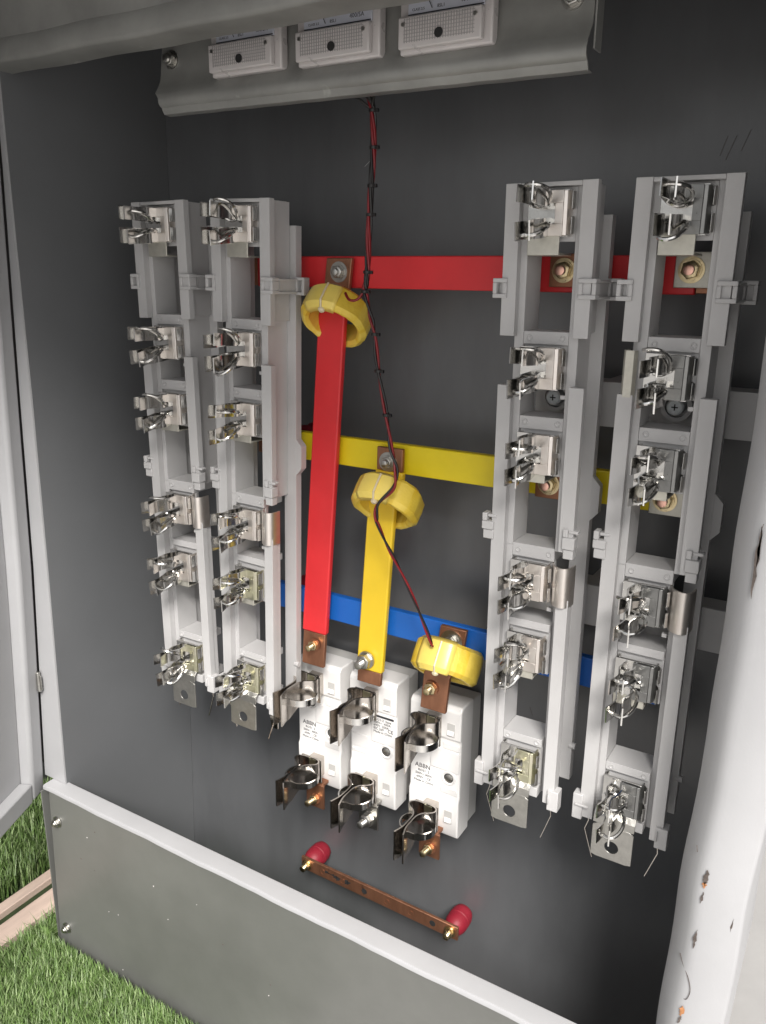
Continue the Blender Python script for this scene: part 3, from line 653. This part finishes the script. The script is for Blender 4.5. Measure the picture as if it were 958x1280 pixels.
# ------------------------------------------------------------------ ceramic fuse bases
def lyre(parent, cx, z0, z1, seed=0, bright='darkchrome'):
    rnd = random.Random(seed)
    m = MB(); m.box(cx - 0.0145, cx + 0.0145, -0.0765, -0.0740, z0 + .002, z1 - .002); m.box(cx - 0.008, cx + 0.008, -0.0738, -0.0600, z0 + .004, z1 - .006)
    c = m.build('contact', 'darkchrome', parent, bevel=0.0005)
    for s in (-1, 1):
        pr = [(0.0015, -0.0790), (0.0085, -0.0790), (0.0150, -0.0815), (0.0165, -0.0870), (0.0130, -0.0915), (0.0060, -0.0965), (0.0022, -0.1040), (0.0017, -0.1160), (0.0022, -0.1270), (0.0056, -0.1390)]
        pts = [(cx + s * p.x, p.y) for p in spline([(a, b, 0) for a, b in pr], 3)]
        m = MB(); m.ribbon(pts, z0 + rnd.uniform(-.001, .001), z1 + rnd.uniform(-.001, .001), 0.0016); m.v = [(x_, y_, z_ + (0.013 * min(1, max(0, (y_ + .120) / .030)) if z_ < (z0 + z1) / 2 else 0)) for x_, y_, z_ in m.v]; m.build('contact_jaw', bright, c, smooth=True)
    m = MB(); pts = [(cx + 0.0205 * math.cos(a), -0.0960 - 0.0190 * math.sin(a)) for a in [R(-48 + 276 * i / 30) for i in range(31)]]
    m.ribbon(pts, z0 + 0.0135, z0 + 0.0215, 0.0014); m.build('spring_band', 'chrome', c, smooth=True)
    m = MB(); m.box(cx - .001, cx + .010, -0.0800, -0.0768, z1 - .0115, z1 - .001); m.build('catch_plate', 'yellowchrome', c, bevel=.0003)
    return c
def fuse_base(x, z, lab, style):
    e = empty('fuse_holder', (x, -0.001, z - 0.168), label=lab, cat='fuse base', group='white ceramic fuse bases')
    off = Vector((0, 0.0, 0.168)); Wd = 0.0640
    m = MB()
    yf, yb = -0.0590, -0.0270
    def blk(x0, x1, y0, y1, za, zb): m.box(x0, x1, y0 , y1, za, zb)
    # top head, body, foot as one stepped profile
    vs = []; fs = []
    P_ = [(-0.0600 + .004, 0.0), (-0.0600, -0.0050), (-0.0600, -0.0400), (-0.0570, -0.0418), (-0.0570, -0.1140), (-0.0596, -0.1185), (-0.0590, -0.1640), (-0.0560, -0.1680), (-0.0300, -0.1680), (-0.0285, -0.1230), (-0.0285, 0.0)]
    k = len(P_)
    for xx in (0.0, Wd): vs += [(xx, a, b) for a, b in P_]
    fs = [tuple(reversed(range(k))), tuple(k + i for i in range(k))] + [(i, (i + 1) % k, k + (i + 1) % k, k + i) for i in range(k)]
    m.add(vs, fs)
    body = m.build('ceramic_body', 'ceramic', e, bevel=0.0026, seg=3); body.location = off
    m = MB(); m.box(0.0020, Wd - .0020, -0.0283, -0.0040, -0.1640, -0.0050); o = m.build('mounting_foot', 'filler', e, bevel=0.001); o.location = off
    # proud ledges and printed panel
    for (xa_, xb_, ya_, za_, zb_) in ([(0.0300, 0.0628, -0.0586, -0.0820, -0.0430), (0.0020, 0.0270, -0.0582, -0.0960, -0.0790), (0.0020, 0.0230, -0.0580, -0.1040, -0.1000)] if style == 2 else [(0.0270, 0.0628, -0.0586, -0.0820, -0.0560), (0.0420, 0.0628, -0.0584, -0.0545, -0.0470), (0.040, 0.0610, -0.0580, -0.1120, -0.1040)]):
        m = MB(); m.box(xa_, xb_, ya_, -0.0568, za_, zb_); o = m.build('moulded_ledge', 'ceramic', e, bevel=0.0006); o.location = off
    # screw wells
    for sx, sz in ((0.0207, -0.0565), (0.0500, -0.0910)):
        m = MB(); m.lathe([(0.0092, 0), (0.0088, 0.0014), (0.0076, 0.0016), (0.0064, 0.0004)], 24, Tr(sx, -0.0571, sz) @ TY); o = m.build('screw_well', 'ceramic', e, smooth=True); o.location = off
        m = MB(); m.lathe([(0.0058, 0), (0.0058, 0.0005)], 20, Tr(sx, -0.0572, sz) @ TY); w = m.build('well_opening', 'hole', e); w.location = off
        m = MB(); m.lathe([(0.0048, 0), (0.0048, 0.0008), (0.0040, 0.0012)], 16, Tr(sx + .0006, -0.0576, sz + .0004) @ TY); w2 = m.build('screw', 'zinc', e, smooth=True); w2.location = off
    # notches beside the contacts
    for nz in (-0.036, -0.148):
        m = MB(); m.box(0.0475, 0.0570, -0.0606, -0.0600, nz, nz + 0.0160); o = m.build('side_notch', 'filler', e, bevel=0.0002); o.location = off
        m = MB(); m.add([(0.0480, -0.0607, nz + .001), (0.0565, -0.0607, nz + .001), (0.0560, -0.0635, nz + .003), (0.0490, -0.0635, nz + .003), (0.0480, -0.0607, nz + .0075), (0.0565, -0.0607, nz + .0075)], [(0, 1, 2, 3), (3, 2, 5, 4), (0, 3, 4), (1, 5, 2)]); o = m.build('notch_ramp', 'ceramic', e); o.location = off
    def L(o): o.location = Vector(o.location) + off; return o
    L(lyre(e, 0.0325, -0.0440, -0.0050, seed=x * 100)); L(lyre(e, 0.0325, -0.1540, -0.1180, seed=x * 90 + 3))
    # lower terminal
    m = MB(); m.box(0.0240, 0.0500, -0.0760, -0.0730, -0.1890, -0.1560); m.box(0.0270, 0.0470, -0.0729, -0.0601, -0.1600, -0.1560); o = m.build('terminal', 'copper' if style != 2 else 'zinc', e, bevel=.0005); o.location = off
    if style == 2: bolt(e, Vector((0.0385, -0.0762, -0.1760)) + off, r_washer=0.0080, r_nut=0.0078, stud_r=0.0044, stud=0.012, nut_h=0.009, pitch=R(-10))
    else: bolt(e, Vector((0.0385, -0.0762, -0.1760)) + off, r_washer=0.0075, r_nut=0.0062, stud_r=0.0038, stud=0.013, mats=('copper', 'brass', 'brass'), nut_h=0.006, pitch=R(-10))
    if style == 2:
        m = MB(); m.box(0.0330, 0.0605, -0.0589, -0.0587, -0.0478, -0.0452); o = m.build('print', 'ink', e); o.location = off
        L(text_mesh('print', ['RO31-2  base', '500V~  400A', '690V  200A', 'IEC 269', 'Made in China'], 0.0043, 'ink', e, Vector((0.0332, -0.0588, -0.0522)), 0.95, thick=0.0001))
        L(text_mesh('print', ['CE'], 0.0062, 'ink', e, Vector((0.0525, -0.0588, -0.0645)), 1))
    else:
        L(text_mesh('print', ['ABBN'], 0.0078, 'ink', e, Vector((0.0065, -0.0572, -0.0895)), 1, sx=1.0))
        L(text_mesh('print', ['RO31  2', '500V~ 400A', '690V    CE', 'Made in China'], 0.0042, 'ink', e, Vector((0.0180, -0.0572, -0.0945)), 1.1, align='CENTER'))
    return e
fuse_base(-0.0815, -0.4520, 'left white ceramic fuse base, fed by the red dropper', 1)
fuse_base(-0.0035, -0.4510, 'middle white ceramic fuse base, fed by the yellow dropper', 2)
fuse_base(0.0790, -0.4570, 'right white ceramic fuse base, under the lowest taped coil', 1)
# arc-shaped black lead blade hanging left of the left base
m = MB(); vs = []; fs = []; n_ = 8
for i in range(n_ + 1):
    t = i / n_; z = -0.468 - 0.048 * t; y = -0.120 - 0.006 * math.sin(t * 3.0); hw = 0.0090 - 0.0045 * t; xc = -0.0600 - 0.009 * t
    vs += [(xc - hw, y, z), (xc + hw, y, z), (xc + hw, y + .0012, z), (xc - hw, y + .0012, z)]
for i in range(n_):
    for k in range(4): a = i * 4 + k; b = i * 4 + (k + 1) % 4; fs.append((a, b, b + 4, a + 4))
fs += [(3, 2, 1, 0), (n_ * 4, n_ * 4 + 1, n_ * 4 + 2, n_ * 4 + 3)]; m.add(vs, fs)
tag(m.build('spring_strip', 'darkchrome', smooth=True), 'bent tapering metal strip hanging beside the left fuse base', 'metal strip')

# ------------------------------------------------------------------ neutral bar
nb = empty('neutral_bar', (0.03, -0.05, -0.757), label='bare copper bar on two red insulators at the cabinet bottom', cat='copper bar')
def NP(m, n, mt, **k): o = m.build(n, mt, nb, **k); o.location = (-0.03, 0.05, 0.757); return o
m = MB(); xa, xb = -0.0950, 0.1404
def zc_(x): return -0.7698 - 0.010 * (x - xa) / (xb - xa) * 0.4
m.add([(x, y, zc_(x) + s) for x in (xa, xb) for y in (-0.0410, -0.0370) for s in (-0.0095, 0.0095)], [(0, 1, 3, 2), (4, 6, 7, 5), (0, 4, 5, 1), (2, 3, 7, 6), (1, 5, 7, 3), (0, 2, 6, 4)])
NP(m, 'bar', 'copper', bevel=0.0007)
for i, x in enumerate((-0.0600, -0.0280, 0.0060, 0.0400, 0.0750, 0.1060)):
    m = MB(); m.lathe([(0.0040, 0), (0.0040, 0.0003), (0.0034, 0.0004), (0.0034, 0.0001)], 18, Tr(x, -0.0411, zc_(x)) @ TY); m.lathe([(0.0032, 0), (0.0032, 0.00015)], 18, Tr(x, -0.0411, zc_(x)) @ TY); NP(m, 'hole', 'hole' if i in (2, 5) else 'copper', smooth=True)
rnd = random.Random(5)
m = MB(); px = -0.056
for i in range(9):
    x = px + i * 0.0045; m.add([(x, -0.0412, zc_(x) + rnd.uniform(-.004, .002)), (x + .005, -0.0412, zc_(x) + rnd.uniform(-.003, .003)), (x + .0055, -0.0412, zc_(x) + rnd.uniform(.001, .005)), (x - .0005, -0.0412, zc_(x) + rnd.uniform(.001, .004))], [(0, 1, 2, 3)])
NP(m, 'scorch_mark', 'hole')
for x in (-0.0845, 0.1310):
    m = MB(); pr = [(0.0085, 0.0), (0.0120, 0.003), (0.0138, 0.009), (0.0141, 0.0165), (0.0141, 0.0180), (0.0133, 0.0187), (0.0141, 0.0194), (0.0139, 0.026), (0.0118, 0.0325), (0.0085, 0.0358)]
    m.lathe(pr, 28, Tr(x, -0.0008, zc_(x)) @ TY); NP(m, 'insulator', 'insul', smooth=True)
    bolt(nb, Vector((x - .001, -0.0412, zc_(x))) - Vector(nb.location), r_washer=0.0075, r_nut=0.0060, stud_r=0.0042, stud=0.007, mats=('brass', 'brass', 'brass'))

# ------------------------------------------------------------------ meter bracket and meters
br = empty('meter_bracket', (0.05, -0.146, 0.15), label='grey folded sheet bracket across the top carrying three panel meters', cat='bracket')
def BP(m, n, mt, **k): o = m.build(n, mt, br, **k); o.location = (-0.05, 0.146, -0.15); return o
prof = [(-0.146, 0.295), (-0.146, 0.215), (-0.146, 0.185), (-0.1465, 0.180), (-0.1480, 0.174), (-0.1515, 0.168), (-0.1555, 0.1625), (-0.1575, 0.1575), (-0.1570, 0.1530), (-0.1550, 0.1505), (-0.1530, 0.1495), (-0.1520, 0.1470), (-0.1500, 0.1440), (-0.1420, 0.1432)]
m = MB(); vs = []; fs = []; N = 36; k_ = len(prof); inner = [(y + 0.0016, z + 0.0007) for y, z in prof][::-1]; full = prof + inner; kk = len(full)
for i in range(N + 1):
    t = i / N
    for y, z in full:
        x0 = -0.1600 if z > .185 else (-0.1650 if z > .16 else -0.1600); x1 = 0.2630
        w = 0.0006 * math.sin(i * 1.7) * (1 if z < .17 else 0)
        vs.append((x0 + (x1 - x0) * t, y + w, z - 0.0045 * (t - .4)))
for i in range(N):
    for k in range(kk): a = i * kk + k; b = i * kk + (k + 1) % kk; fs.append((a, b, b + kk, a + kk))
for s in (0, N * kk):
    for k in range(k_ - 1): fs.append((s + k, s + k + 1, s + kk - 2 - k, s + kk - 1 - k))
m.add(vs, fs); BP(m, 'folded_sheet', 'bracket', smooth=True)
m = MB(); m.box(0.2635, 0.2650, -0.1455, -0.130, 0.156, 0.295); BP(m, 'end_flange', 'bracket', bevel=.0004)
m = MB(); m.box(-0.1620, -0.1605, -0.144, -0.120, 0.19, 0.295); BP(m, 'end_flange', 'bracket', bevel=.0004)
for x, z in ((-0.150, 0.1935), (0.247, 0.1905)):
    bolt(br, Vector((x, -0.1463, z)) - Vector(br.location), r_washer=0.0082, r_nut=0.0062, stud_r=0.0036, stud=0.004)
def meter(x0, w, zb, lab):
    e = empty('panel_meter', (x0 + w / 2, -0.1465, zb), label=lab, cat='meter', group='three panel meters on the bracket')
    h = 0.080; b = -w / 2
    m = MB(); m.box(b, -b, -0.0110, -0.0005, 0.0005, h); m.build('housing', 'clear', e, bevel=0.0015)
    m = MB(); m.box(b + .0085, -b - .0065, -0.0132, -0.0112, 0.0270, h - .004); m.build('dial', 'dial', e, bevel=0.0003)
    m = MB(); m.box(b + .0015, -b - .0065, -0.0170, -0.0112, 0.0035, 0.0262); c = m.build('lower_cover', 'clear', e, bevel=0.0012)
    m = MB()
    for i in range(27):
        xx = b + .0075 + i * (w - .021) / 26
        m.box(xx - .0003, xx + .0003, -0.0174, -0.0171, 0.0075, 0.0245)
    for i in range(7): zz = 0.0085 + i * .0025; m.box(b + .0070, -b - .0120, -0.01755, -0.01745, zz - .00025, zz + .00025)
    r_ = m.build('ribbed_grid', 'grid', c); r_['kind'] = 'stuff'
    m = MB(); m.lathe([(0.0036, 0), (0.0036, .0006)], 20, Tr(-.002, -0.0176, 0.0115) @ TY); m.build('adjust_screw', 'hole', c, smooth=True)
    for sx in (b + .0065, -b - .0115):
        m = MB(); m.lathe([(0.0016, 0), (0.0016, .0006)], 12, Tr(sx, -0.0176, 0.0205) @ TY); m.build('cover_screw', 'zinc', c, smooth=True)
    d = e.children[1]
    text_mesh('print', ['~'], 0.011, 'ink', d, (-0.004, -0.01325, 0.0335), 1)
    text_mesh('print', ['400/5A'], 0.0048, 'ink', d, (0.0135, -0.01325, 0.0310), 1)
    text_mesh('print', ['85L1'], 0.0034, 'ink', d, (-0.006, -0.01325, 0.0300), 1)
    text_mesh('print', ['CLASS 2.5'], 0.0026, 'ink', d, (-0.028, -0.01325, 0.0300), 1)
    m = MB(); m.box(b + .0087, -b - .0067, -0.0134, -0.0133, 0.0272, 0.0280); m.build('print', 'ink', d)
    m = MB(); m.tube([(-0.010, -0.0140, 0.030), (-0.026, -0.0140, 0.062)], 0.0003, 5); m.build('needle', 'ink', d)
    return e
meter(-0.0895, 0.0800, 0.1690, 'left clear-fronted panel meter on the folded bracket')
meter(0.0085, 0.0820, 0.1672, 'middle clear-fronted panel meter on the folded bracket')
meter(0.1095, 0.0800, 0.1652, 'right clear-fronted panel meter on the folded bracket')

# ------------------------------------------------------------------ wires
hz = empty('wire_bundle', (0.06, -0.12, 0.149), label='dark red and black wires tied together, hanging from the bracket to the coils', cat='wires')
def WP(m, n, mt, **k): o = m.build(n, mt, hz, **k); o.location = (-0.06, 0.12, -0.149); return o
trunk = [(0.0575, -0.125, 0.1489), (0.0609, -0.12, 0.1378), (0.0620, -0.12, 0.1068), (0.0597, -0.12, 0.0718), (0.0574, -0.12, 0.0281), (0.0559, -0.12, -0.0035), (0.0533, -0.12, -0.0158)]
mid = [(0.0533, -0.12, -0.0158), (0.0590, -0.12, -0.036), (0.0641, -0.12, -0.054), (0.0689, -0.12, -0.0887), (0.0782, -0.12, -0.1298), (0.0841, -0.12, -0.1626), (0.0905, -0.121, -0.1814), (0.0900, -0.124, -0.2000), (0.0748, -0.129, -0.2190), (0.0731, -0.128, -0.2360)]
low = [(0.0731, -0.128, -0.2360), (0.0818, -0.122, -0.2605), (0.0961, -0.12, -0.2848), (0.1151, -0.12, -0.3175), (0.1324, -0.12, -0.3524), (0.1335, -0.118, -0.3600)]
def offs(pts, dx, dy, ph, tw=0.0010):
    out = []
    for i, p in enumerate(spline(pts, 8)):
        a = i * 0.33 + ph; out.append((p[0] + dx + tw * math.cos(a), p[1] + dy + tw * math.sin(a), p[2]))
    return out
for i in range(4):
    m = MB(); m.tube(offs(trunk, 0, 0, i * 1.57, 0.00165), 0.00140, 8); WP(m, 'wire', 'redins' if i in (0, 1) else 'blackins', smooth=True)
for i in range(2):
    m = MB(); m.tube(offs(mid, 0, 0, i * 3.14, 0.0013), 0.00135, 8); WP(m, 'wire', 'redins' if i == 0 else 'blackins', smooth=True)
    m = MB(); m.tube(offs(low, 0, 0, i * 3.14, 0.0010), 0.00115, 8); WP(m, 'wire', 'redins' if i == 0 else 'blackins', smooth=True)
m = MB(); m.tube(spline([(0.0533, -0.12, -0.0158), (0.0480, -0.124, -0.0245), (0.0400, -0.126, -0.0250), (0.0330, -0.122, -0.0190)], 6), 0.0013, 7); WP(m, 'wire', 'redins', smooth=True)
for dx in (-0.013, 0.013):
    m = MB(); m.tube(spline([(0.0575 + dx, -0.130, 0.150), (0.0585 + dx * .4, -0.124, 0.1425), (0.0606, -0.12, 0.1360)], 5), 0.0013, 7); WP(m, 'wire', 'blackins', smooth=True)
for (x, z) in ((0.0611, 0.1360), (0.0620, 0.1060), (0.0600, 0.0745), (0.0588, 0.050), (0.0560, 0.0000), (0.0533, -0.0175), (0.0645, -0.0560), (0.0690, -0.0900), (0.0782, -0.1310)):
    m = MB(); m.lathe([(0.0037, -0.0014), (0.0037, 0.0014)], 12, Tr(x, -0.12, z)); m.box(x + .0020, x + .0062, -0.122, -0.119, z - .0016, z + .0014); WP(m, 'cable_tie', 'blackins', bevel=.0003)

# ------------------------------------------------------------------ timber beside the plinth
for x0, x1, zt, y0, y1, lab in ((-0.4860, -0.4680, -0.8720, -1.2, -0.10, 'narrow pale timber batten on the turf, farther from the cabinet plinth'), (-0.4490, -0.4150, -0.8720, -1.2, -0.12, 'wider pale timber plank on the turf, nearer the cabinet plinth')):
    m = MB(); N = 14; vs = []; fs = []; rn = random.Random(int(x0 * 1e4))
    for i in range(N + 1):
        y = y0 + (y1 - y0) * i / N; w = rn.uniform(-.0008, .0008)
        vs += [(x0 + w, y, -0.884), (x1 + w, y, -0.884), (x1 + w, y, zt), (x0 + w, y, zt)]
    for i in range(N):
        for k in range(4): a = i * 4 + k; b = i * 4 + (k + 1) % 4; fs.append((a, b, b + 4, a + 4))
    fs += [(3, 2, 1, 0), (N * 4, N * 4 + 1, N * 4 + 2, N * 4 + 3)]
    m.add(vs, fs); tag(m.build('timber_plank', 'wood', bevel=0.0012), lab, 'plank', 'pale timbers beside the plinth')
